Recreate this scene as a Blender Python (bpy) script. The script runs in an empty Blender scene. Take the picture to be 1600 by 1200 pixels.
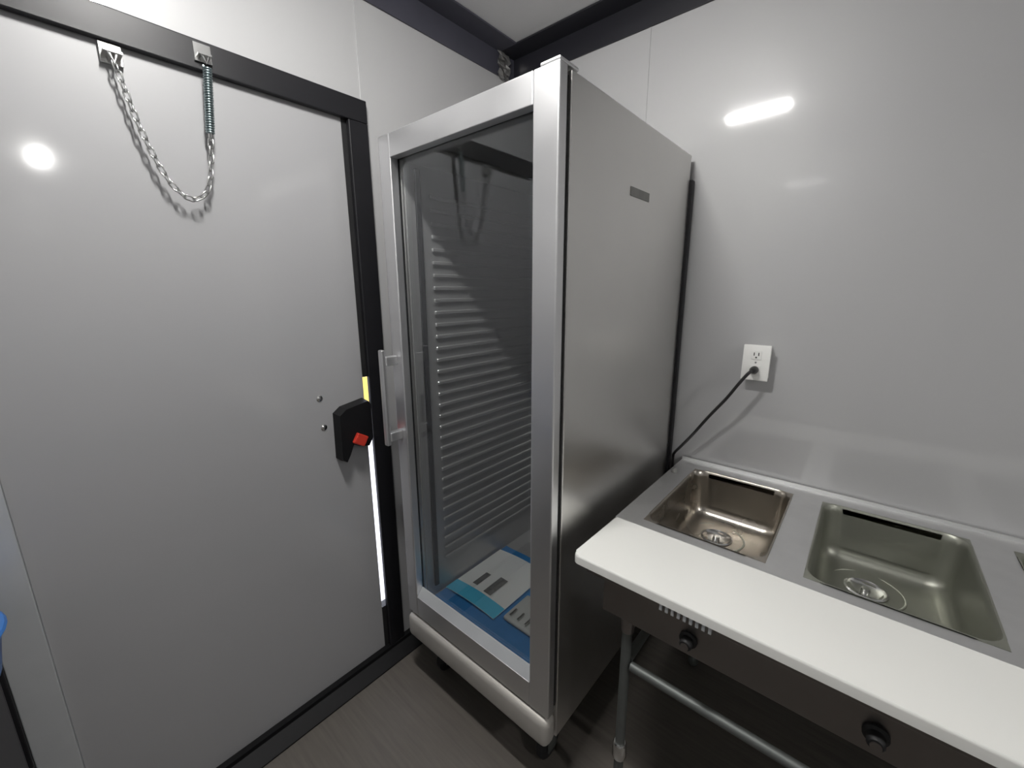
import bpy, bmesh, math, random
from mathutils import Vector, Matrix
random.seed(7)
S = bpy.context.scene
C = S.collection
PI = math.pi

# ---------------------------------------------------------------- camera
cam_d = bpy.data.cameras.new('camera')
cam = bpy.data.objects.new('camera', cam_d)
C.objects.link(cam)
cam_d.sensor_width = 36.0
cam_d.sensor_fit = 'HORIZONTAL'
cam_d.lens = 647.48 * 36.0 / 1600.0
cam_d.clip_start = 0.02
cam.matrix_world = Matrix((
    (0.758086, -0.139611, 0.637036, 1.4258),
    (0.652142, 0.168341, -0.739170, -1.6757),
    (-0.004043, 0.975792, 0.218664, 1.5766),
    (0, 0, 0, 1)))
S.camera = cam

# ---------------------------------------------------------------- world, exposure
W = bpy.data.worlds.new('daylight')
S.world = W
W.use_nodes = True
bg = W.node_tree.nodes['Background']
bg.inputs['Color'].default_value = (0.80, 0.84, 1.0, 1)
bg.inputs['Strength'].default_value = 5.0
S.view_settings.view_transform = 'Standard'
S.view_settings.look = 'None'
S.view_settings.exposure = 0.0
S.view_settings.gamma = 1.0
S.view_settings.use_curve_mapping = False
LED_STRENGTH = 485.0


# ---------------------------------------------------------------- materials
def mat(name, col, rough=0.5, metal=0.0, noise=0.0, nscale=8.0, stretch=(1, 1, 1), rvar=0.0,
        bump=0.0, bscale=200.0, spec=0.5, coat=0.0, crough=0.1, cior=1.5, aniso=0.0, emit=0.0, col2=None):
    m = bpy.data.materials.new(name)
    m.use_nodes = True
    nt = m.node_tree
    b = nt.nodes['Principled BSDF']
    b.inputs['Base Color'].default_value = (*col, 1)
    b.inputs['Roughness'].default_value = rough
    b.inputs['Metallic'].default_value = metal
    b.inputs['Specular IOR Level'].default_value = spec
    b.inputs['Coat Weight'].default_value = coat
    b.inputs['Coat Roughness'].default_value = crough
    b.inputs['Anisotropic'].default_value = aniso
    b.inputs['Coat IOR'].default_value = cior
    if aniso:
        tg = nt.nodes.new('ShaderNodeTangent')
        tg.direction_type = 'RADIAL'
        tg.axis = 'Z'
        nt.links.new(tg.outputs['Tangent'], b.inputs['Tangent'])
        b.inputs['Anisotropic Rotation'].default_value = 0.25
    if emit:
        b.inputs['Emission Color'].default_value = (*col, 1)
        b.inputs['Emission Strength'].default_value = emit
    if noise or rvar or bump:
        tc = nt.nodes.new('ShaderNodeTexCoord')
        mp = nt.nodes.new('ShaderNodeMapping')
        mp.inputs['Scale'].default_value = stretch
        nt.links.new(tc.outputs['Object'], mp.inputs['Vector'])
        n = nt.nodes.new('ShaderNodeTexNoise')
        n.inputs['Scale'].default_value = nscale
        n.inputs['Detail'].default_value = 5
        nt.links.new(mp.outputs['Vector'], n.inputs['Vector'])
        if noise:
            mx = nt.nodes.new('ShaderNodeMix')
            mx.data_type = 'RGBA'
            c2 = col2 if col2 else tuple(max(0, c * (1 - noise)) for c in col)
            c1 = col if col2 else tuple(min(1, c * (1 + noise)) for c in col)
            mx.inputs['A'].default_value = (*c1, 1)
            mx.inputs['B'].default_value = (*c2, 1)
            nt.links.new(n.outputs['Fac'], mx.inputs['Factor'])
            nt.links.new(mx.outputs['Result'], b.inputs['Base Color'])
        if rvar:
            mr = nt.nodes.new('ShaderNodeMapRange')
            mr.inputs['From Min'].default_value = 0.3
            mr.inputs['From Max'].default_value = 0.7
            mr.inputs['To Min'].default_value = max(0.02, rough - rvar)
            mr.inputs['To Max'].default_value = rough + rvar
            nt.links.new(n.outputs['Fac'], mr.inputs['Value'])
            nt.links.new(mr.outputs['Result'], b.inputs['Roughness'])
        if bump:
            n2 = nt.nodes.new('ShaderNodeTexNoise')
            n2.inputs['Scale'].default_value = bscale
            nt.links.new(mp.outputs['Vector'], n2.inputs['Vector'])
            bp = nt.nodes.new('ShaderNodeBump')
            bp.inputs['Strength'].default_value = bump
            bp.inputs['Distance'].default_value = 0.002
            nt.links.new(n2.outputs['Fac'], bp.inputs['Height'])
            nt.links.new(bp.outputs['Normal'], b.inputs['Normal'])
    return m


def glass_mat(name, tint, refl):
    m = bpy.data.materials.new(name)
    m.use_nodes = True
    nt = m.node_tree
    nt.nodes.remove(nt.nodes['Principled BSDF'])
    out = nt.nodes['Material Output']
    tr = nt.nodes.new('ShaderNodeBsdfTransparent')
    tr.inputs['Color'].default_value = (*tint, 1)
    gl = nt.nodes.new('ShaderNodeBsdfGlossy')
    gl.inputs['Roughness'].default_value = 0.02
    gl.inputs['Color'].default_value = (0.95, 0.97, 1, 1)
    lw = nt.nodes.new('ShaderNodeLayerWeight')
    lw.inputs['Blend'].default_value = 0.5
    pw = nt.nodes.new('ShaderNodeMath')
    pw.operation = 'POWER'
    pw.inputs[1].default_value = 4.0
    nt.links.new(lw.outputs['Facing'], pw.inputs[0])
    ma = nt.nodes.new('ShaderNodeMath')
    ma.operation = 'MULTIPLY_ADD'
    ma.inputs[1].default_value = 0.5
    ma.inputs[2].default_value = refl
    nt.links.new(pw.outputs['Value'], ma.inputs[0])
    mx = nt.nodes.new('ShaderNodeMixShader')
    nt.links.new(ma.outputs['Value'], mx.inputs['Fac'])
    nt.links.new(tr.outputs['BSDF'], mx.inputs[1])
    nt.links.new(gl.outputs['BSDF'], mx.inputs[2])
    nt.links.new(mx.outputs['Shader'], out.inputs['Surface'])
    return m


M = {}
M['wall'] = mat('glossy_wall_panel', (0.40, 0.40, 0.406), 0.47, noise=0.03, nscale=2.5, rvar=0.03, spec=0.8, coat=0.9, cior=1.65, crough=0.055)
M['door'] = mat('grey_door_panel', (0.315, 0.315, 0.323), 0.45, noise=0.03, nscale=2.0, rvar=0.03, spec=0.7, coat=0.7, cior=1.55, crough=0.075)
M['ceiling'] = mat('ceiling_panel', (0.52, 0.52, 0.53), 0.4, noise=0.03, nscale=2)
M['black'] = mat('black_painted_steel', (0.009, 0.009, 0.011), 0.42, noise=0.2, nscale=12, spec=0.35)
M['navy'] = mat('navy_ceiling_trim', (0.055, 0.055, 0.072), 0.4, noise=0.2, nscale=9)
M['dark_trim'] = mat('black_ceiling_trim', (0.013, 0.013, 0.018), 0.4, noise=0.2, nscale=9)
M['latch_black'] = mat('latch_black', (0.004, 0.004, 0.005), 0.55, noise=0.2, nscale=20, spec=0.25)
M['rubber'] = mat('black_rubber', (0.008, 0.008, 0.009), 0.6, noise=0.2, nscale=20)
M['floor'] = mat('dark_vinyl_floor', (0.15, 0.135, 0.118), 0.42, noise=1, nscale=5, stretch=(1, 14, 1), rvar=0.1, col2=(0.075, 0.067, 0.06), bump=0.2, bscale=60)
M['steel'] = mat('brushed_stainless', (0.76, 0.76, 0.77), 0.40, 1, noise=0.03, nscale=5, rvar=0.04)
M['steel_side'] = mat('brushed_stainless_side', (0.72, 0.71, 0.69), 0.34, 1, noise=0.03, nscale=4, rvar=0.04)
M['deck'] = mat('sink_stainless', (0.74, 0.74, 0.74), 0.45, 1, noise=0.08, nscale=10, rvar=0.06)
M['bowl'] = mat('sink_bowl_stainless', (0.80, 0.75, 0.68), 0.26, 1, noise=0.04, nscale=5, rvar=0.03)
M['bowl_hazy'] = mat('hazy_sink_bowl', (0.60, 0.61, 0.54), 0.40, 0.8, noise=0.06, nscale=5, rvar=0.05)
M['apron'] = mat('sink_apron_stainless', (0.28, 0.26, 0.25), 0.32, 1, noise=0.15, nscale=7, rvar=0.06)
M['ledge'] = mat('white_ledge', (0.80, 0.80, 0.77), 0.32, noise=0.03, nscale=3, coat=0.3, crough=0.15)
M['pipe'] = mat('galvanized_tube', (0.15, 0.16, 0.155), 0.55, 0.7, noise=0.15, nscale=20)
M['dull'] = mat('dull_metal_bar', (0.46, 0.44, 0.41), 0.5, 0.35, noise=0.12, nscale=14)
M['alu'] = mat('aluminium_strip', (0.62, 0.64, 0.66), 0.45, 0.6, noise=0.08, nscale=10)
M['chrome'] = mat('zinc_plated', (0.75, 0.75, 0.74), 0.2, 1, noise=0.1, nscale=40)
M['teal'] = mat('zinc_spring', (0.34, 0.41, 0.42), 0.3, 1, noise=0.1, nscale=40)
M['liner'] = mat('fridge_liner', (0.36, 0.36, 0.36), 0.35, 0.6, noise=0.06, nscale=5)
M['white'] = mat('white_plastic', (0.82, 0.82, 0.80), 0.35, noise=0.02, nscale=10)
M['slot'] = mat('dark_slot', (0.05, 0.05, 0.05), 0.6, noise=0.1)
M['cord'] = mat('black_cord', (0.01, 0.01, 0.011), 0.35, noise=0.1)
M['red'] = mat('red_plastic', (0.50, 0.035, 0.02), 0.35, noise=0.08)
M['blue'] = mat('blue_plastic', (0.03, 0.14, 0.42), 0.35, noise=0.08)
M['film'] = mat('blue_protective_film', (0.05, 0.25, 0.58), 0.2, noise=0.15, nscale=14, bump=0.4, bscale=30)
M['paper'] = mat('manual_paper', (0.90, 0.90, 0.87), 0.6, noise=0.02)
M['cyan'] = mat('cyan_print', (0.10, 0.56, 0.78), 0.5, noise=0.05)
M['ink'] = mat('grey_print', (0.20, 0.20, 0.20), 0.6, noise=0.5, nscale=60)
M['pouch'] = mat('grey_bag', (0.30, 0.31, 0.30), 0.3, noise=0.15, nscale=20)
M['foil'] = mat('foil_tape', (0.68, 0.67, 0.66), 0.3, 0.9, noise=0.2, nscale=60)
M['crate'] = mat('black_crate_plastic', (0.03, 0.027, 0.032), 0.5, noise=0.15)
M['yellow'] = mat('yellow_paint', (0.80, 0.50, 0.06), 0.5, noise=0.08)
M['concrete'] = mat('pale_concrete', (0.55, 0.53, 0.52), 0.8, noise=0.1, nscale=3)
M['badge'] = mat('dull_badge', (0.22, 0.22, 0.21), 0.5, noise=0.3, nscale=30)
M['led'] = mat('led_diffuser', (1.0, 0.985, 0.955), 0.5, emit=LED_STRENGTH)
M['glass'] = glass_mat('door_glass', (0.99, 0.995, 0.995), 0.06)


# ---------------------------------------------------------------- mesh helpers
def box(bm, x0, x1, y0, y1, z0, z1, bev=0.0, seg=2):
    vs = [bm.verts.new((x, y, z)) for x in (x0, x1) for y in (y0, y1) for z in (z0, z1)]
    f = [(0, 1, 3, 2), (4, 6, 7, 5), (0, 4, 5, 1), (2, 3, 7, 6), (0, 2, 6, 4), (1, 5, 7, 3)]
    fs = [bm.faces.new([vs[i] for i in q]) for q in f]
    if bev:
        es = list({e for q in fs for e in q.edges})
        bmesh.ops.bevel(bm, geom=es, offset=bev, segments=seg, profile=0.5, affect='EDGES')
    return bm


def frame_of(d):
    d = d.normalized()
    up = Vector((0, 0, 1)) if abs(d.z) < 0.9 else Vector((1, 0, 0))
    a = d.cross(up).normalized()
    return a, d.cross(a).normalized()


def tube(bm, pts, r, n=10, cap=True):
    pts = [Vector(p) for p in pts]
    rings = []
    a = None
    for i, p in enumerate(pts):
        d = (pts[min(i + 1, len(pts) - 1)] - pts[max(i - 1, 0)]).normalized()
        if a is None:
            a, b = frame_of(d)
        else:
            a = (a - d * a.dot(d)).normalized()
            b = d.cross(a)
        rr = r[i] if isinstance(r, (list, tuple)) else r
        rings.append([bm.verts.new(p + (a * math.cos(2 * PI * k / n) + b * math.sin(2 * PI * k / n)) * rr) for k in range(n)])
    for u, v in zip(rings, rings[1:]):
        for k in range(n):
            bm.faces.new((u[k], u[(k + 1) % n], v[(k + 1) % n], v[k]))
    if cap:
        bm.faces.new(rings[0][::-1])
        bm.faces.new(rings[-1])
    return bm


def lathe(bm, c, prof, n=28, axis='z'):
    rings = []
    for r, h in prof:
        ring = []
        for k in range(n):
            t = 2 * PI * k / n
            if axis == 'z':
                p = (c[0] + r * math.cos(t), c[1] + r * math.sin(t), c[2] + h)
            elif axis == 'y':
                p = (c[0] + r * math.cos(t), c[1] + h, c[2] + r * math.sin(t))
            else:
                p = (c[0] + h, c[1] + r * math.cos(t), c[2] + r * math.sin(t))
            ring.append(bm.verts.new(p))
        rings.append(ring)
    for u, v in zip(rings, rings[1:]):
        for k in range(n):
            bm.faces.new((u[k], u[(k + 1) % n], v[(k + 1) % n], v[k]))
    bm.faces.new(rings[0][::-1])
    bm.faces.new(rings[-1])
    return bm


def prism(bm, poly, z0, z1):
    lo = [bm.verts.new((x, y, z0)) for x, y in poly]
    hi = [bm.verts.new((x, y, z1)) for x, y in poly]
    n = len(poly)
    bm.faces.new(lo[::-1])
    bm.faces.new(hi)
    for k in range(n):
        bm.faces.new((lo[k], lo[(k + 1) % n], hi[(k + 1) % n], hi[k]))
    return bm


def nb():
    return bmesh.new()


def origin_of(o):
    v = Vector((0, 0, 0))
    while o:
        v += o.location
        o = o.parent
    return v


def obj(name, bm, m, parent=None, smooth=False, angle=40, at=None):
    """link a bmesh given in world coordinates as one object, under parent if there is one"""
    base = origin_of(parent) if parent else Vector((0, 0, 0))
    org = Vector(at) if at is not None else base
    bmesh.ops.recalc_face_normals(bm, faces=bm.faces[:])
    bmesh.ops.translate(bm, vec=-org, verts=bm.verts[:])
    me = bpy.data.meshes.new(name)
    bm.to_mesh(me)
    bm.free()
    me.materials.append(M[m])
    if smooth:
        for p in me.polygons:
            p.use_smooth = True
        me.set_sharp_from_angle(angle=math.radians(angle))
    o = bpy.data.objects.new(name, me)
    C.objects.link(o)
    o.location = org - base
    o.parent = parent
    return o


def tag(o, label, cat, group=None):
    o['label'] = label
    o['category'] = cat
    if group:
        o['group'] = group
    return o


def thing(name, loc, label=None, cat=None, group=None):
    o = bpy.data.objects.new(name, None)
    o.empty_display_size = 0.05
    C.objects.link(o)
    o.location = loc
    if label:
        tag(o, label, cat, group)
    return o


def struct(o, label=None):
    o['kind'] = 'structure'
    if label:
        o['label'] = label
    return o


# ---------------------------------------------------------------- room shell
H = 2.62
XE, YE = 5.0, -2.45
DT, DTI = 2.208, 2.137          # door frame top: outer, inner
DR, DRI = -0.797, -0.868        # door frame side near corner: outer, inner
DL, DLI = -1.92, -1.846         # far side of the frame
ZB = 0.057

struct(obj('floor', box(nb(), -0.04, XE + .05, YE - .05, 0.05, -0.06, 0.0), 'floor'), 'dark brown grey vinyl trailer floor')
struct(obj('ceiling', box(nb(), -0.04, XE + .05, YE - .05, 0.05, H, H + .05), 'ceiling'), 'grey panelled trailer ceiling')
bm = nb()
box(bm, -0.04, 0, DR - .004, 0.05, 0, H)
box(bm, -0.04, 0, YE - .05, DL + .004, 0, H)
box(bm, -0.04, 0, DL + .004, DR - .004, DT - .004, H)
struct(obj('wall_left', bm, 'wall'), 'glossy pale grey wall around the door')
struct(obj('wall_right', box(nb(), 0, XE + .05, 0, 0.05, 0, H), 'wall'), 'glossy pale grey wall behind the sinks')
struct(obj('wall_front', box(nb(), 0, XE + .05, YE - .05, YE, 0, H), 'wall'), 'pale grey wall opposite the sinks')
struct(obj('wall_end', box(nb(), XE, XE + .05, YE, 0, 0, H), 'wall'), 'pale grey end wall')

# ceiling corner angles
T = 0.101
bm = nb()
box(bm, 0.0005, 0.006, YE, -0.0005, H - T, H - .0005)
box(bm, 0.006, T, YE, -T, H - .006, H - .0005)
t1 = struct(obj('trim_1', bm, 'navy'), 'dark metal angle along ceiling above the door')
bm = nb()
box(bm, 0.0065, XE, -0.006, -0.0005, H - T, H - .0005)
box(bm, 0.0065, XE, -T, -0.006, H - .0065, H - .001)
t2 = struct(obj('trim_2', bm, 'dark_trim'), 'dark metal angle along ceiling above the sinks')
# crumpled foil tape at the end of the angle
bm = nb()
N = 9
g = []
for i in range(N):
    row = []
    for j in range(5):
        z = H - T - 0.008 + 0.100 * i / (N - 1)
        y = -0.045 - 0.075 * j / 4 - 0.008 * math.sin(i * 1.7)
        x = 0.010 + random.uniform(0, 0.012)
        row.append(bm.verts.new((x, y, z)))
    g.append(row)
for i in range(N - 1):
    for j in range(4):
        bm.faces.new((g[i][j], g[i][j + 1], g[i + 1][j + 1], g[i + 1][j]))
r = bmesh.ops.solidify(bm, geom=bm.faces[:], thickness=0.002)
ft = obj('foil_tape', bm, 'foil', t1)
ft['label'] = 'crumpled silver foil tape'

# joint strips between wall panels
struct(obj('trim_3', box(nb(), 0.0003, 0.003, -0.806, -0.797, DT + .001, H - T - .001), 'wall'), 'thin pale joint strip above the door')
struct(obj('trim_4', box(nb(), 0.655, 0.664, -0.003, -0.0003, 0.05, H - T - .001), 'wall'), 'thin pale joint strip behind the fridge')
# black corner bead
struct(obj('trim_5', box(nb(), 0.0003, 0.012, -0.012, -0.0003, 0.0, H - T - .0005), 'black'), 'black corner bead')
# floor angle along the door wall
bm = nb()
for a, b in ((YE, DL - .001),):
    box(bm, 0.0005, 0.012, a, b, 0.0005, 0.06)
struct(obj('baseboard_left', bm, 'black'), 'black angle along foot of door wall')

# ---------------------------------------------------------------- door
door = struct(thing('door_1', (0, -1.33, 0)), 'grey entry door in a black steel frame')
obj('leaf', box(nb(), -0.036, 0.0, -1.774, -0.884, 0.004, DT - .012, 0.002), 'door', door)
bm = nb()
box(bm, 0.0008, 0.020, DL, DR, DTI, DT, 0.003)
box(bm, 0.0008, 0.020, DRI, DR, ZB, DTI - .0005, 0.003)
box(bm, 0.0008, 0.020, DL, DLI, ZB, DTI - .0005, 0.003)
obj('frame', bm, 'black', door)
bm = nb()
prof = [(0.0008, 0.0005), (0.070, 0.0005), (0.070, 0.006), (0.024, 0.040), (0.024, ZB - .0005), (0.0008, ZB - .0005)]
lo = [bm.verts.new((x, DL, z)) for x, z in prof]
hi = [bm.verts.new((x, -0.0130, z)) for x, z in prof]
bm.faces.new(lo)
bm.faces.new(hi[::-1])
for k in range(len(prof)):
    k2 = (k + 1) % len(prof)
    bm.faces.new((lo[k], lo[k2], hi[k2], hi[k]))
obj('threshold', bm, 'latch_black', door)
bm = nb()
box(bm, -0.036, 0.0, -0.8839, DR - .006, 1.262, DT - .012)
box(bm, -0.036, 0.0, -0.8839, DR - .006, .004, 0.25)
box(bm, -0.036, 0.0, -0.883, DR - .006, 1.135, 1.153)
box(bm, -0.036, 0.0, DL + .006, -1.8457, .004, DT - .012)
obj('weather_seal', bm, 'rubber', door)
hs = obj('hinge_strip', box(nb(), -0.03, 0.012, -1.8455, -1.7742, ZB + .0005, DTI - .0005, 0.002), 'alu', door)
hs['label'] = 'pale aluminium hinge strip'
# latch
bm = nb()
poly = [(-1.012, 1.150), (-0.985, 1.170), (-0.895, 1.185), (-0.886, 1.17), (-0.886, 1.035), (-0.905, 1.005), (-0.945, 1.015), (-0.968, 1.028), (-0.985, 0.99), (-1.000, 0.965), (-1.016, 0.98)]
lo = [bm.verts.new((0.0005, y, z)) for y, z in poly]
hi = [bm.verts.new((0.050, y * .96 + -0.95 * .04, z * .96 + 1.09 * .04)) for y, z in poly]
bm.faces.new(lo)
bm.faces.new(hi[::-1])
for k in range(len(poly)):
    k2 = (k + 1) % len(poly)
    bm.faces.new((lo[k], lo[k2], hi[k2], hi[k]))
lt = obj('latch', bm, 'latch_black', door)
lt['label'] = 'black paddle latch'
bm = box(nb(), 0.0505, 0.066, -0.024, 0.024, -0.020, 0.020, 0.004)
bmesh.ops.rotate(bm, cent=(0, 0, 0), matrix=Matrix.Rotation(-0.55, 3, 'X'), verts=bm.verts[:])
bmesh.ops.translate(bm, vec=(0, -0.945, 1.045), verts=bm.verts[:])
lv = obj('latch_lever', bm, 'red', lt)
lv['label'] = 'red release tab'
for y, z in ((-1.053, 1.213), (-1.048, 1.106)):
    obj('screw', lathe(nb(), (0.0002, y, z), [(0.011, 0), (0.011, 0.002), (0.006, 0.005), (0.001, 0.006)], 14, 'x'), 'chrome', door, True)

# outside, seen only through the gap beside the door
struct(obj('ground', box(nb(), -9, -0.06, -6, 6, -0.6, -0.5), 'concrete'), 'pale paving outside the door')
rail = thing('guard_rail', (-1.0, -0.3, -0.5), 'yellow guard rail outside, glimpsed through the door gap', 'rail')
obj('rail_board', box(nb(), -1.03, -1.0, -0.7, 0.5, 0.84, 1.04, 0.004), 'yellow', rail)
for y in (-0.66, 0.42):
    obj('post', box(nb(), -1.075, -1.031, y, y + .05, -0.499, 1.02, 0.004), 'yellow', rail)

# ---------------------------------------------------------------- door chain
ch = thing('door_chain', (0.02, -1.35, 2.1), 'zinc chain with spring hanging in a loop from the door frame', 'chain')
bm = nb()
box(bm, 0.0005, 0.012, -1.465, -1.425, 2.092, 2.134, 0.001)
box(bm, 0.012, 0.040, -1.462, -1.428, 2.108, 2.113)
tube(bm, [(0.034, -1.452, 2.11), (0.034, -1.445, 2.088), (0.034, -1.438, 2.11)], 0.003, 6)
obj('bracket', bm, 'chrome', ch)
bm = nb()
box(bm, 0.0205, 0.026, -1.283, -1.245, 2.155, 2.198, 0.001)
box(bm, 0.026, 0.046, -1.278, -1.250, 2.166, 2.171)
tube(bm, [(0.040, -1.270, 2.168), (0.040, -1.263, 2.148), (0.040, -1.256, 2.168)], 0.003, 6)
obj('bracket', bm, 'chrome', ch)
# spring
bm = nb()
p0, p1 = Vector((0.040, -1.262, 2.142)), Vector((0.036, -1.276, 1.985))
ax = (p1 - p0)
a, b = frame_of(ax)
turns, n = 26, 26 * 9
tube(bm, [p0 + ax * (k / n) + (a * math.cos(2 * PI * turns * k / n) + b * math.sin(2 * PI * turns * k / n)) * 0.0085 for k in range(n + 1)], 0.0026, 5)
sp = obj('spring', bm, 'teal', ch, True, 80)
sp['label'] = 'long zinc coil spring'


def catmull(P, per=24):
    P = [Vector(p) for p in P]
    P = [P[0] * 2 - P[1]] + P + [P[-1] * 2 - P[-2]]
    out = []
    for i in range(1, len(P) - 2):
        for k in range(per):
            t = k / per
            a_, b_, c_, d_ = P[i - 1], P[i], P[i + 1], P[i + 2]
            out.append(0.5 * ((2 * b_) + (c_ - a_) * t + (2 * a_ - 5 * b_ + 4 * c_ - d_) * t * t + (3 * b_ - a_ - 3 * c_ + d_) * t ** 3))
    out.append(P[-2])
    return out


path = catmull([(0.034, -1.446, 2.090), (0.034, -1.436, 2.040), (0.034, -1.421, 1.965), (0.034, -1.397, 1.886), (0.034, -1.372, 1.838),
                (0.034, -1.340, 1.815), (0.034, -1.308, 1.832), (0.035, -1.292, 1.870), (0.036, -1.282, 1.925), (0.036, -1.276, 1.985)])
bm = nb()
L, Rr, wr = 0.0145, 0.0062, 0.0021
ring = []
for k in range(14):
    t = 2 * PI * k / 14
    ring.append((Rr * math.cos(t), 0, Rr * math.sin(t) + (L - Rr if math.sin(t) > 1e-6 else -(L - Rr)) * 0.75))
rr = []
for k, p in enumerate(ring):
    p = Vector(p)
    d = (Vector(ring[(k + 1) % 14]) - Vector(ring[k - 1])).normalized()
    side = Vector((0, 1, 0))
    u = d.cross(side)
    rr.append([bm.verts.new(p + (side * math.cos(2 * PI * j / 5) + u * math.sin(2 * PI * j / 5)) * wr) for j in range(5)])
for k in range(14):
    for j in range(5):
        bm.faces.new((rr[k][j], rr[k][(j + 1) % 5], rr[(k + 1) % 14][(j + 1) % 5], rr[(k + 1) % 14][j]))
bmesh.ops.recalc_face_normals(bm, faces=bm.faces[:])
link_me = bpy.data.meshes.new('link')
bm.to_mesh(link_me)
bm.free()
link_me.materials.append(M['chrome'])
for p in link_me.polygons:
    p.use_smooth = True
acc, nxt, i = 0.0, 0.008, 0
for u, v in zip(path, path[1:]):
    d = (v - u).length
    if acc + d >= nxt:
        pos = u + (v - u) * ((nxt - acc) / d)
        o = bpy.data.objects.new('link', link_me)
        C.objects.link(o)
        o.parent = ch
        o.location = pos - ch.location
        q = (v - u).to_track_quat('Z', 'Y')
        o.rotation_euler = (q.to_matrix() @ Matrix.Rotation(PI / 4 + (PI / 2) * (i % 2), 3, 'Z')).to_euler()
        i += 1
        nxt += 0.0195
    acc += d

# ---------------------------------------------------------------- glass-door fridge
FX0, FX1, FYF, FYB, FZ0, FZ1 = 0.168, 0.858, -0.859, -0.030, 0.212, 2.046
fr = thing('glass_door_fridge', (0.51, -0.44, 0), 'tall stainless fridge with one glass door beside the entry door', 'fridge')
yb = -0.812
w = 0.045
obj('side_panel', box(nb(), FX0, FX0 + w, yb, FYB, FZ0, FZ1, 0.003), 'steel_side', fr)
obj('side_panel', box(nb(), FX1 - w, FX1, yb, FYB, FZ0, FZ1, 0.003), 'steel_side', fr)
obj('top_panel', box(nb(), FX0 + w, FX1 - w, yb, FYB, FZ1 - 0.06, FZ1 - .001), 'steel_side', fr)
bp_ = nb()
box(bp_, FX0 + .004, FX1 + .010, FYB + .0005, -0.005, 0.30, 1.965, 0.003)
o = obj('back_panel', bp_, 'black', fr)
o['label'] = 'black rear panel'
obj('base_panel', box(nb(), FX0 + w, FX1 - w, yb, FYB, FZ0, 0.355), 'liner', fr)
obj('rear_liner', box(nb(), FX0 + w, FX1 - w, -0.085, FYB - .001, 0.355, FZ1 - .06), 'liner', fr)
li = obj('side_liner', box(nb(), FX0 + w, FX0 + w + .004, yb + .012, -0.086, 0.356, FZ1 - .061), 'liner', fr)
lr = obj('side_liner', box(nb(), FX1 - w - .004, FX1 - w, yb + .012, -0.086, 0.356, FZ1 - .061), 'liner', fr)
# ribs moulded in the liner that carry trays, and an upright in front of them
bm = nb()
box(bm, 0, 0.009, 0, 0.575, -0.007, 0.007, 0.003, 1)
bmesh.ops.recalc_face_normals(bm, faces=bm.faces[:])
rib_me = bpy.data.meshes.new('tray_rib')
bm.to_mesh(rib_me)
bm.free()
rib_me.materials.append(M['liner'])
for side, x in ((li, FX0 + w + .0042), (lr, FX1 - w - .0132)):
    for k in range(33):
        o = bpy.data.objects.new('tray_rib', rib_me)
        C.objects.link(o)
        o.parent = side
        o.location = Vector((x, -0.705, 0.50 + 0.0435 * k)) - fr.location
    obj('upright', box(nb(), x, x + .009, -0.765, -0.745, 0.40, 1.97, 0.002), 'black', side)
# kick bar and casters
kb = obj('kick_bar', box(nb(), FX0 - .002, FX1 + .002, -0.872, -0.813, FZ0, 0.312, 0.022, 4), 'dull', fr, True)
kb['label'] = 'rounded pale metal bar under the door'
for x in (0.25, 0.775):
    for y in (-0.74, -0.12):
        c = thing('caster', (0, 0, 0))
        c.parent = fr
        c.location = Vector((x, y, 0)) - fr.location
        obj('wheel', lathe(nb(), (x - .016, y, 0.052), [(0.02, 0), (0.046, 0.001), (0.052, 0.006), (0.052, 0.026), (0.046, 0.031), (0.02, 0.032)], 24, 'x'), 'rubber', c, True)
        bm = nb()
        box(bm, x - .024, x - .019, y - .025, y + .025, 0.04, 0.14)
        box(bm, x + .019, x + .024, y - .025, y + .025, 0.04, 0.14)
        box(bm, x - .04, x + .04, y - .04, y + .04, 0.14, FZ0 - .0005)
        tube(bm, [(x - .026, y, 0.052), (x + .026, y, 0.052)], 0.007, 8)
        obj('caster_fork', bm, 'pipe', c)
# the door
fd = thing('door', (0, 0, 0))
fd.parent = fr
fd.location = Vector((0.51, FYF, 0)) - fr.location
GX0, GX1, GZ0, GZ1 = 0.226, 0.786, 0.408, 1.982
yd = -0.828
DZ0, DZ1 = 0.322, 2.050
obj('stile', box(nb(), FX0, GX0, FYF, yd, DZ0, DZ1, 0.004), 'steel', fd)
obj('stile', box(nb(), GX1, FX1, FYF, yd, DZ0, DZ1, 0.004), 'steel', fd)
bm = nb()
box(bm, GX0 + .0005, GX1 - .0005, FYF + .0005, yd, GZ1, DZ1 - .0005, 0.002)
obj('top_rail', bm, 'steel', fd)
obj('bottom_rail', box(nb(), GX0 + .0005, GX1 - .0005, FYF + .0005, yd, DZ0 + .0005, GZ0, 0.002), 'steel', fd)
bm = nb()
prof = [(FYF + .002, GZ0 + .0005), (yd - .001, GZ0 + .0005), (yd - .001, GZ0 + .030), (yd - .006, GZ0 + .030)]
lo = [bm.verts.new((GX0 + .0008, y, z)) for y, z in prof]
hi = [bm.verts.new((GX1 - .0008, y, z)) for y, z in prof]
bm.faces.new(lo)
bm.faces.new(hi[::-1])
for k in range(4):
    bm.faces.new((lo[k], lo[(k + 1) % 4], hi[(k + 1) % 4], hi[k]))
obj('glazing_bead', bm, 'alu', fd)
gp = obj('glass_pane', box(nb(), GX0 - .004, GX1 + .004, yd + .001, yd + .005, GZ0 - .004, GZ1 + .004), 'glass', fd)
gp['label'] = 'reflective clear glass pane'
bm = nb()
for a in ((FX0 + .012, FX0 + .042, DZ0 + .01, DZ1 - .014), (FX1 - .042, FX1 - .008, DZ0 + .01, DZ1 - .014)):
    box(bm, a[0], a[1], yd + .006, yb - .0005, a[2], a[3])
box(bm, FX0 + .042, FX1 - .042, yd + .006, yb - .0005, DZ0 + .01, GZ0 - .006)
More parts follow.
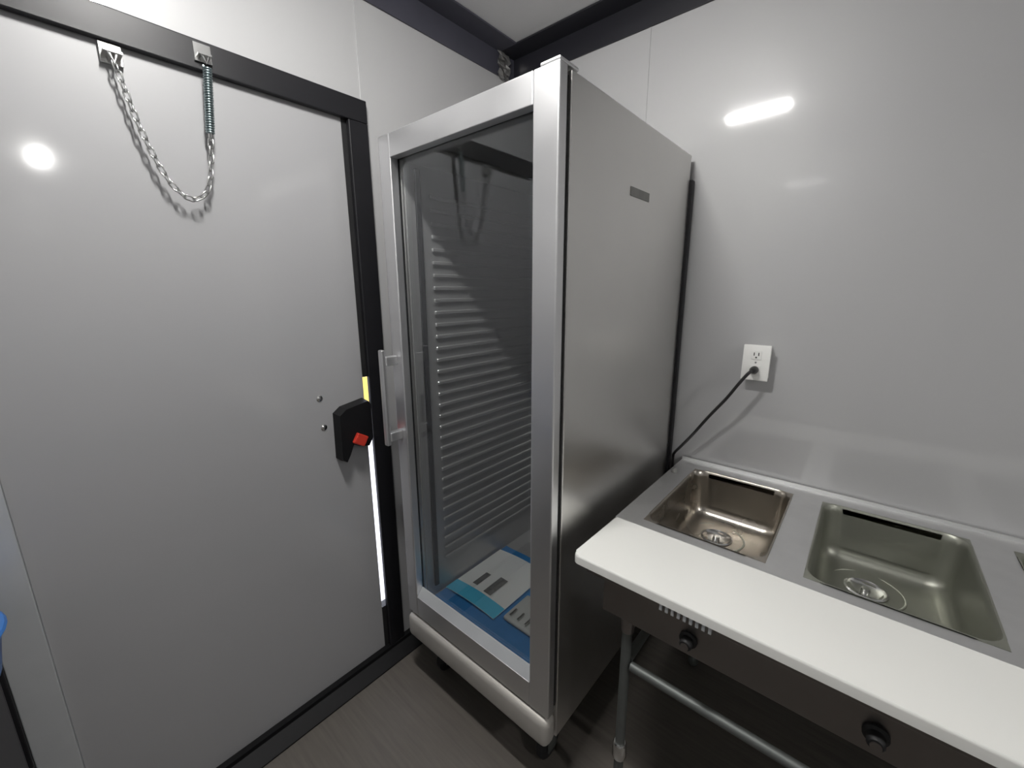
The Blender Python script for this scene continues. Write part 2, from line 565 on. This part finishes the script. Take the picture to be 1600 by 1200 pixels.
box(bm, FX0 + .042, FX1 - .042, yd + .006, yb - .0005, GZ1 + .006, DZ1 - .014)
obj('gasket', bm, 'rubber', fd)
obj('hinge_cap', box(nb(), FX1 - .055, FX1 - .002, FYF + .003, yb + .03, DZ1 + .0005, DZ1 + .009, 0.003), 'steel', fd)
# handle
hd = obj('handle', box(nb(), 0.178, 0.200, FYF - .062, FYF - .046, 1.045, 1.385, 0.004), 'steel', fd)
for z in (1.075, 1.345):
    obj('handle_mount', box(nb(), 0.176, 0.202, FYF - .047, FYF - .0005, z - .016, z + .016, 0.003), 'steel', hd)
bd = obj('maker_badge', prism(nb(), [(FX1 + .0005, -.50), (FX1 + .002, -.50), (FX1 + .002, -.375), (FX1 + .0005, -.375)], 1.840, 1.864), 'badge', fr)
bd['label'] = 'small dull grey badge on the side panel'

# things lying in the fridge
FZ = 0.3555
bm = nb()
gx, gy = 18, 14
g = [[bm.verts.new((0.222 + 0.58 * i / gx, -0.795 + 0.47 * j / gy, FZ + 0.002 + 0.004 * (1 + math.sin(i * 1.1 + j * .7) * math.cos(j * 1.3)) / 2)) for j in range(gy + 1)] for i in range(gx + 1)]
for i in range(gx):
    for j in range(gy):
        bm.faces.new((g[i][j], g[i + 1][j], g[i + 1][j + 1], g[i][j + 1]))
bmesh.ops.solidify(bm, geom=bm.faces[:], thickness=0.0006)
tag(obj('protective_film', bm, 'film', None, True), 'wrinkled blue protective film on the fridge floor', 'film')


def sheet(bm, x0, x1, y0, y1, z, th, nx=10, ang=0.0, c=(0, 0)):
    g = []
    for i in range(nx + 1):
        row = []
        for j in range(7):
            x = x0 + (x1 - x0) * i / nx
            y = y0 + (y1 - y0) * j / 6
            u = (x - 0.226) / 0.29
            zz = z + 0.010 * math.sin(PI * max(0, min(1, u))) + 0.004 * (y + .7)
            dx, dy = x - c[0], y - c[1]
            row.append(bm.verts.new((c[0] + dx * math.cos(ang) - dy * math.sin(ang), c[1] + dx * math.sin(ang) + dy * math.cos(ang), zz)))
        g.append(row)
    for i in range(nx):
        for j in range(6):
            bm.faces.new((g[i][j], g[i + 1][j], g[i + 1][j + 1], g[i][j + 1]))
    bmesh.ops.solidify(bm, geom=bm.faces[:], thickness=th)
    return bm


man = thing('paper_manual', (0.36, -0.55, FZ + .008), 'white paper manual with cyan band inside the fridge', 'manual')
PC = (0.36, -0.55)
obj('page', sheet(nb(), 0.226, 0.500, -0.715, -0.375, FZ + .010, 0.0015, 10, 0, PC), 'paper', man, True)
obj('colour_band', sheet(nb(), 0.2265, 0.4995, -0.7145, -0.650, FZ + .0118, 0.0008, 10, 0, PC), 'cyan', man, True)
obj('printed_picture', sheet(nb(), 0.300, 0.328, -0.630, -0.545, FZ + .0118, 0.0006, 4, 0, PC), 'ink', man, True)
obj('printed_picture', sheet(nb(), 0.372, 0.412, -0.640, -0.530, FZ + .0118, 0.0006, 4, 0, PC), 'ink', man, True)
# small bag of shelf clips
bg_ = thing('clip_bag', (0.60, -0.62, FZ), 'small grey bag of metal clips beside the manual', 'bag')
bm = nb()
box(bm, 0.525, 0.70, -0.69, -0.54, FZ + .008, FZ + .026, 0.008, 3)
for v in bm.verts:
    v.co.z += 0.004 * math.sin(v.co.x * 60) * (1 if v.co.z > FZ + .015 else 0)
obj('bag', bm, 'pouch', bg_, True)
for k in range(4):
    x = 0.545 + 0.036 * k
    obj('clip', box(nb(), x, x + .008, -0.675, -0.635, FZ + .0305, FZ + .035, 0.001), 'chrome', bg_)

# ---------------------------------------------------------------- sink table
CH = 0.9006
sk = thing('compartment_sink', (1.7, -0.43, 0), 'stainless compartment sink with white front ledge beside the fridge', 'sink')
SX0, SX1 = 0.913, 2.50
YL0, YL1, YB = -0.839, -0.598, -0.006
BY0, BY1 = -0.557, -0.075
bowls = [(0.985, 1.307), (1.386, 1.716), (1.795, 2.125)]
bm = nb()
xs = [SX0] + [v for b_ in bowls for v in b_] + [SX1]
for k in range(0, len(xs), 2):
    box(bm, xs[k], xs[k + 1], BY0, BY1, CH - .003, CH)
box(bm, SX0, SX1, YL1 + .0005, BY0, CH - .003, CH)
box(bm, SX0, SX1, BY1, YB, CH - .003, CH)
box(bm, SX0, SX1, YB - .004, YB, CH, CH + .012)
box(bm, SX0, SX0 + .003, YL1 + .0005, YB, CH - .05, CH - .003)
obj('deck', bm, 'deck', sk)
# ledge
bm = nb()
poly = []
rc = 0.018
for k in range(7):
    t = PI + (PI / 2) * k / 6
    poly.append((SX0 + rc + rc * math.cos(t), YL0 + rc + rc * math.sin(t)))
poly += [(SX1, YL0), (SX1, YL1), (SX0, YL1)]
prism(bm, poly, CH - .024, CH + .001)
es = [e for e in bm.edges if abs(e.verts[0].co.z - e.verts[1].co.z) < 1e-6 and e.verts[0].co.z > CH and not (abs(e.verts[0].co.y - YL1) < 1e-6 and abs(e.verts[1].co.y - YL1) < 1e-6)]
bmesh.ops.bevel(bm, geom=es, offset=0.006, segments=3, profile=0.5, affect='EDGES')
lg = obj('front_ledge', bm, 'ledge', sk, True, 30)
lg['label'] = 'glossy white front ledge'


def rrect(x0, x1, y0, y1, r, n=6):
    P, Q = [], []
    for cx, cy, a0 in ((x1 - r, y1 - r, 0), (x0 + r, y1 - r, PI / 2), (x0 + r, y0 + r, PI), (x1 - r, y0 + r, 3 * PI / 2)):
        for k in range(n + 1):
            t = a0 + PI / 2 * k / n
            c, s = math.cos(t), math.sin(t)
            P.append((cx + r * c, cy + r * s))
            m_ = max(abs(c), abs(s))
            Q.append((cx + r * c / m_, cy + r * s / m_))
    return P, Q


for b0, b1 in bowls:
    bm = nb()
    loops = []
    P, Q = rrect(b0, b1, BY0, BY1, 0.045)
    loops.append([(x, y, CH + .0004) for x, y in Q])
    loops.append([(x, y, CH + .0025) for x, y in P])
    for ins, z in ((.004, .002), (.008, -.004), (.010, -.02), (.016, -.128), (.021, -.148), (.034, -.163), (.056, -.170)):
        P2, _ = rrect(b0 + ins, b1 - ins, BY0 + ins, BY1 - ins, 0.045 if ins < .03 else 0.04)
        loops.append([(x, y, CH + z) for x, y in P2])
    cx, cy = (b0 + b1) / 2 - .03, BY1 - .140
    n = len(P)
    base = loops[-1]
    loops.append([(cx + .045 * math.cos(math.atan2(y - cy, x - cx)), cy + .045 * math.sin(math.atan2(y - cy, x - cx)), CH - .176) for x, y, z in base])
    vl = [[bm.verts.new(p) for p in l] for l in loops]
    for u, v in zip(vl, vl[1:]):
        for k in range(n):
            bm.faces.new((u[k], u[(k + 1) % n], v[(k + 1) % n], v[k]))
    bmesh.ops.solidify(bm, geom=bm.faces[:], thickness=0.0012)
    bo = obj('bowl', bm, 'bowl' if b0 < 1.2 else 'bowl_hazy', sk, True, 35, at=(cx, cy, CH))
    bm = nb()
    lathe(bm, (cx, cy, CH - .182), [(0.020, 0), (0.044, 0.0), (0.052, 0.009), (0.046, 0.011), (0.038, 0.004), (0.012, 0.003), (0.010, 0.012), (0.002, 0.013)], 24)
    obj('drain', bm, 'chrome', bo, True)
    bm = nb()
    ringp = [(cx + .086 * math.cos(2 * PI * k / 40), cy + .086 * math.sin(2 * PI * k / 40), CH - .1735) for k in range(41)]
    tube(bm, ringp, 0.0035, 6, False)
    obj('embossed_ring', bm, 'bowl_hazy', bo, True, 80)
    obj('drain_pipe', tube(nb(), [(cx, cy, CH - .184), (cx, cy, CH - .36)], 0.022, 14), 'pipe', bo, True)
# apron below the ledge
ya = -0.795
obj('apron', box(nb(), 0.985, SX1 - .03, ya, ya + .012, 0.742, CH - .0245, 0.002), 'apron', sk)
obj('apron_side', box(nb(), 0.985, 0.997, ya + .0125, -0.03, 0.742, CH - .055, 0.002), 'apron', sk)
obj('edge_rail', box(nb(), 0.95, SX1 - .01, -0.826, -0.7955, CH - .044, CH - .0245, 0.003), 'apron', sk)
for x, z in ((1.206, 0.786), (1.536, 0.790), (1.866, 0.790)):
    kn = obj('knob', lathe(nb(), (x, ya, z), [(0.020, -.0005), (0.020, -.006), (0.014, -.008), (0.014, -.024), (0.011, -.028), (0.002, -.029)], 20, 'y'), 'rubber', sk, True)
    obj('knob_cap', lathe(nb(), (x, ya - .0295, z), [(0.009, 0), (0.009, -.002), (0.001, -.003)], 16, 'y'), 'apron', kn, True)
vg = obj('vent_grille', box(nb(), 1.140, 1.266, -0.829, -0.8265, CH - .043, CH - .026, 0.0005), 'apron', sk)
for k in range(9):
    x = 1.146 + 0.0133 * k
    obj('vent_slat', box(nb(), x, x + .007, -0.836, -0.8295, CH - .0425, CH - .0265, 0.001), 'alu', vg)
# legs with collars, feet and the tube shelf
for x in (1.045, 2.43):
    for y in (-0.765, -0.045):
        lgx = obj('leg', tube(nb(), [(x, y, 0.045), (x, y, 0.742 if y < -.5 else CH - .0035)], 0.0135, 14), 'pipe', sk, True)
        obj('socket', tube(nb(), [(x, y, 0.69), (x, y, 0.741)], [0.017, 0.021], 14), 'apron', lgx, True)
        obj('collar', tube(nb(), [(x, y, 0.255), (x, y, 0.262), (x, y, 0.305), (x, y, 0.312)], [0.016, 0.020, 0.020, 0.016], 14), 'chrome', lgx, True)
        obj('foot', lathe(nb(), (x, y, 0), [(0.012, 0.0005), (0.020, 0.012), (0.022, 0.03), (0.015, 0.046), (0.012, 0.05)], 16), 'pipe', lgx, True)
obj('crossbar', tube(nb(), [(1.062, -0.765, 0.585), (2.414, -0.765, 0.585)], 0.0125, 14), 'pipe', sk, True)
for x in (1.045, 2.43):
    obj('crossbar', tube(nb(), [(x, -0.749, 0.585), (x, -0.061, 0.585)], 0.0125, 14), 'pipe', sk, True)
obj('deck_bolt', lathe(nb(), (0.935, -0.16, CH), [(0.011, 0.0002), (0.011, 0.010), (0.007, 0.014), (0.001, 0.015)], 14), 'badge', sk, True)

# ---------------------------------------------------------------- outlet and cord
ot = thing('power_outlet', (1.14, 0, 1.33), 'white surface-mounted power outlet above the sinks', 'outlet')
obj('outlet_box', box(nb(), 1.102, 1.178, -0.042, -0.0005, 1.272, 1.388, 0.004), 'white', ot, True, 30)
fp = obj('face_plate', box(nb(), 1.098, 1.182, -0.047, -0.0425, 1.268, 1.392, 0.003), 'white', ot, True, 30)
for z in (1.357, 1.306):
    rc_ = obj('socket', box(nb(), 1.124, 1.156, -0.0495, -0.0475, z - .015, z + .015, 0.0008), 'white', ot)
    for dx in (-.007, .007):
        obj('slot', box(nb(), 1.14 + dx - .0015, 1.14 + dx + .0015, -0.0502, -0.0496, z - .002, z + .009), 'slot', rc_)
    obj('slot', lathe(nb(), (1.14, -0.0496, z - .008), [(0.003, 0), (0.003, -.0006)], 10, 'y'), 'slot', rc_)
obj('cover_screw', lathe(nb(), (1.14, -0.0473, 1.3315), [(0.004, 0), (0.003, -.0015), (0.001, -.002)], 10, 'y'), 'chrome', fp)
cp = catmull([(1.14, -0.080, 1.306), (1.130, -0.094, 1.298), (1.105, -0.098, 1.258), (1.070, -0.095, 1.198), (1.015, -0.085, 1.117), (0.960, -0.068, 1.030), (0.915, -0.050, 0.966), (0.888, -0.034, 0.928), (0.880, -0.022, 0.90), (0.878, -0.018, 0.80), (0.864, -0.018, 0.78)], 10)
pc = obj('power_cord', tube(nb(), cp, 0.0054, 8), 'cord', fr, True)
pc['label'] = 'black power cord plugged into the outlet'
obj('plug', lathe(nb(), (1.14, -0.0515, 1.306), [(0.0135, 0), (0.0135, -.016), (0.009, -.026), (0.006, -.034), (0.003, -.036)], 14, 'y'), 'cord', pc, True)

# ---------------------------------------------------------------- crates and blue tub at the left
def crate(name, x0, y0, z0, label):
    t_ = thing(name, (x0 + .17, y0 - .17, z0), label, 'crate')
    x1, y1, h = x0 + .30, y0 - .34, 0.415
    obj('base', box(nb(), x0 + .001, x1 - .001, y1 + .001, y0 - .001, z0 + .0005, z0 + .02), 'crate', t_)
    for a in ((x0, x0 + .012, y1, y0), (x1 - .012, x1, y1, y0), (x0 + .0125, x1 - .0125, y0 - .012, y0), (x0 + .0125, x1 - .0125, y1, y1 + .012)):
        obj('side', box(nb(), *a, z0 + .0205, z0 + h - .03, 0.002), 'crate', t_)
    bm = nb()
    for a in ((x0 - .006, x0 + .014, y1 - .006, y0 + .006), (x1 - .014, x1 + .006, y1 - .006, y0 + .006), (x0 + .0145, x1 - .0145, y0 - .014, y0 + .006), (x0 + .0145, x1 - .0145, y1 - .006, y1 + .014)):
        box(bm, *a, z0 + h - .0295, z0 + h - .0005)
    obj('rim', bm, 'crate', t_)
    return t_


crate('storage_crate', 0.04, -1.852, 0.0, 'black crate on the floor at the far left edge')
crate('storage_crate', 0.04, -1.852, 0.415, 'black crate carrying the blue tub at far left')
tb = thing('blue_tub', (0.19, -1.965, 0.83), 'blue plastic tub at the far left edge of the picture', 'tub')
obj('tub', lathe(nb(), (0.19, -1.965, 0.831), [(0.13, 0), (0.14, 0.006), (0.155, 0.10), (0.150, 0.10), (0.135, 0.012), (0.02, 0.010)], 36), 'blue', tb, True)
obj('rim', tube(nb(), [(0.19 + .157 * math.cos(2 * PI * k / 40), -1.965 + .157 * math.sin(2 * PI * k / 40), 0.931) for k in range(41)], 0.006, 6, False), 'blue', tb, True)

# ---------------------------------------------------------------- ceiling lights
def led(x, y, ln, ang, label):
    t_ = thing('led_light', (0, 0, 0), label, 'light', 'ceiling lights')
    hw = 0.024
    obj('housing', box(nb(), -ln / 2 - .012, ln / 2 + .012, -hw - .01, hw + .01, -0.012, -0.0005, 0.003), 'white', t_)
    obj('diffuser', box(nb(), -ln / 2, ln / 2, -hw, hw, -0.028, -0.0125, 0.006), 'led', t_)
    t_.location = (x, y, H)
    t_.rotation_euler = (0, 0, ang)


led(0.745, -1.345, 0.32, 0.10, 'bright LED ceiling light near the entry door')
led(3.62, -1.40, 0.34, 0.0, 'bright LED ceiling light at the far end')
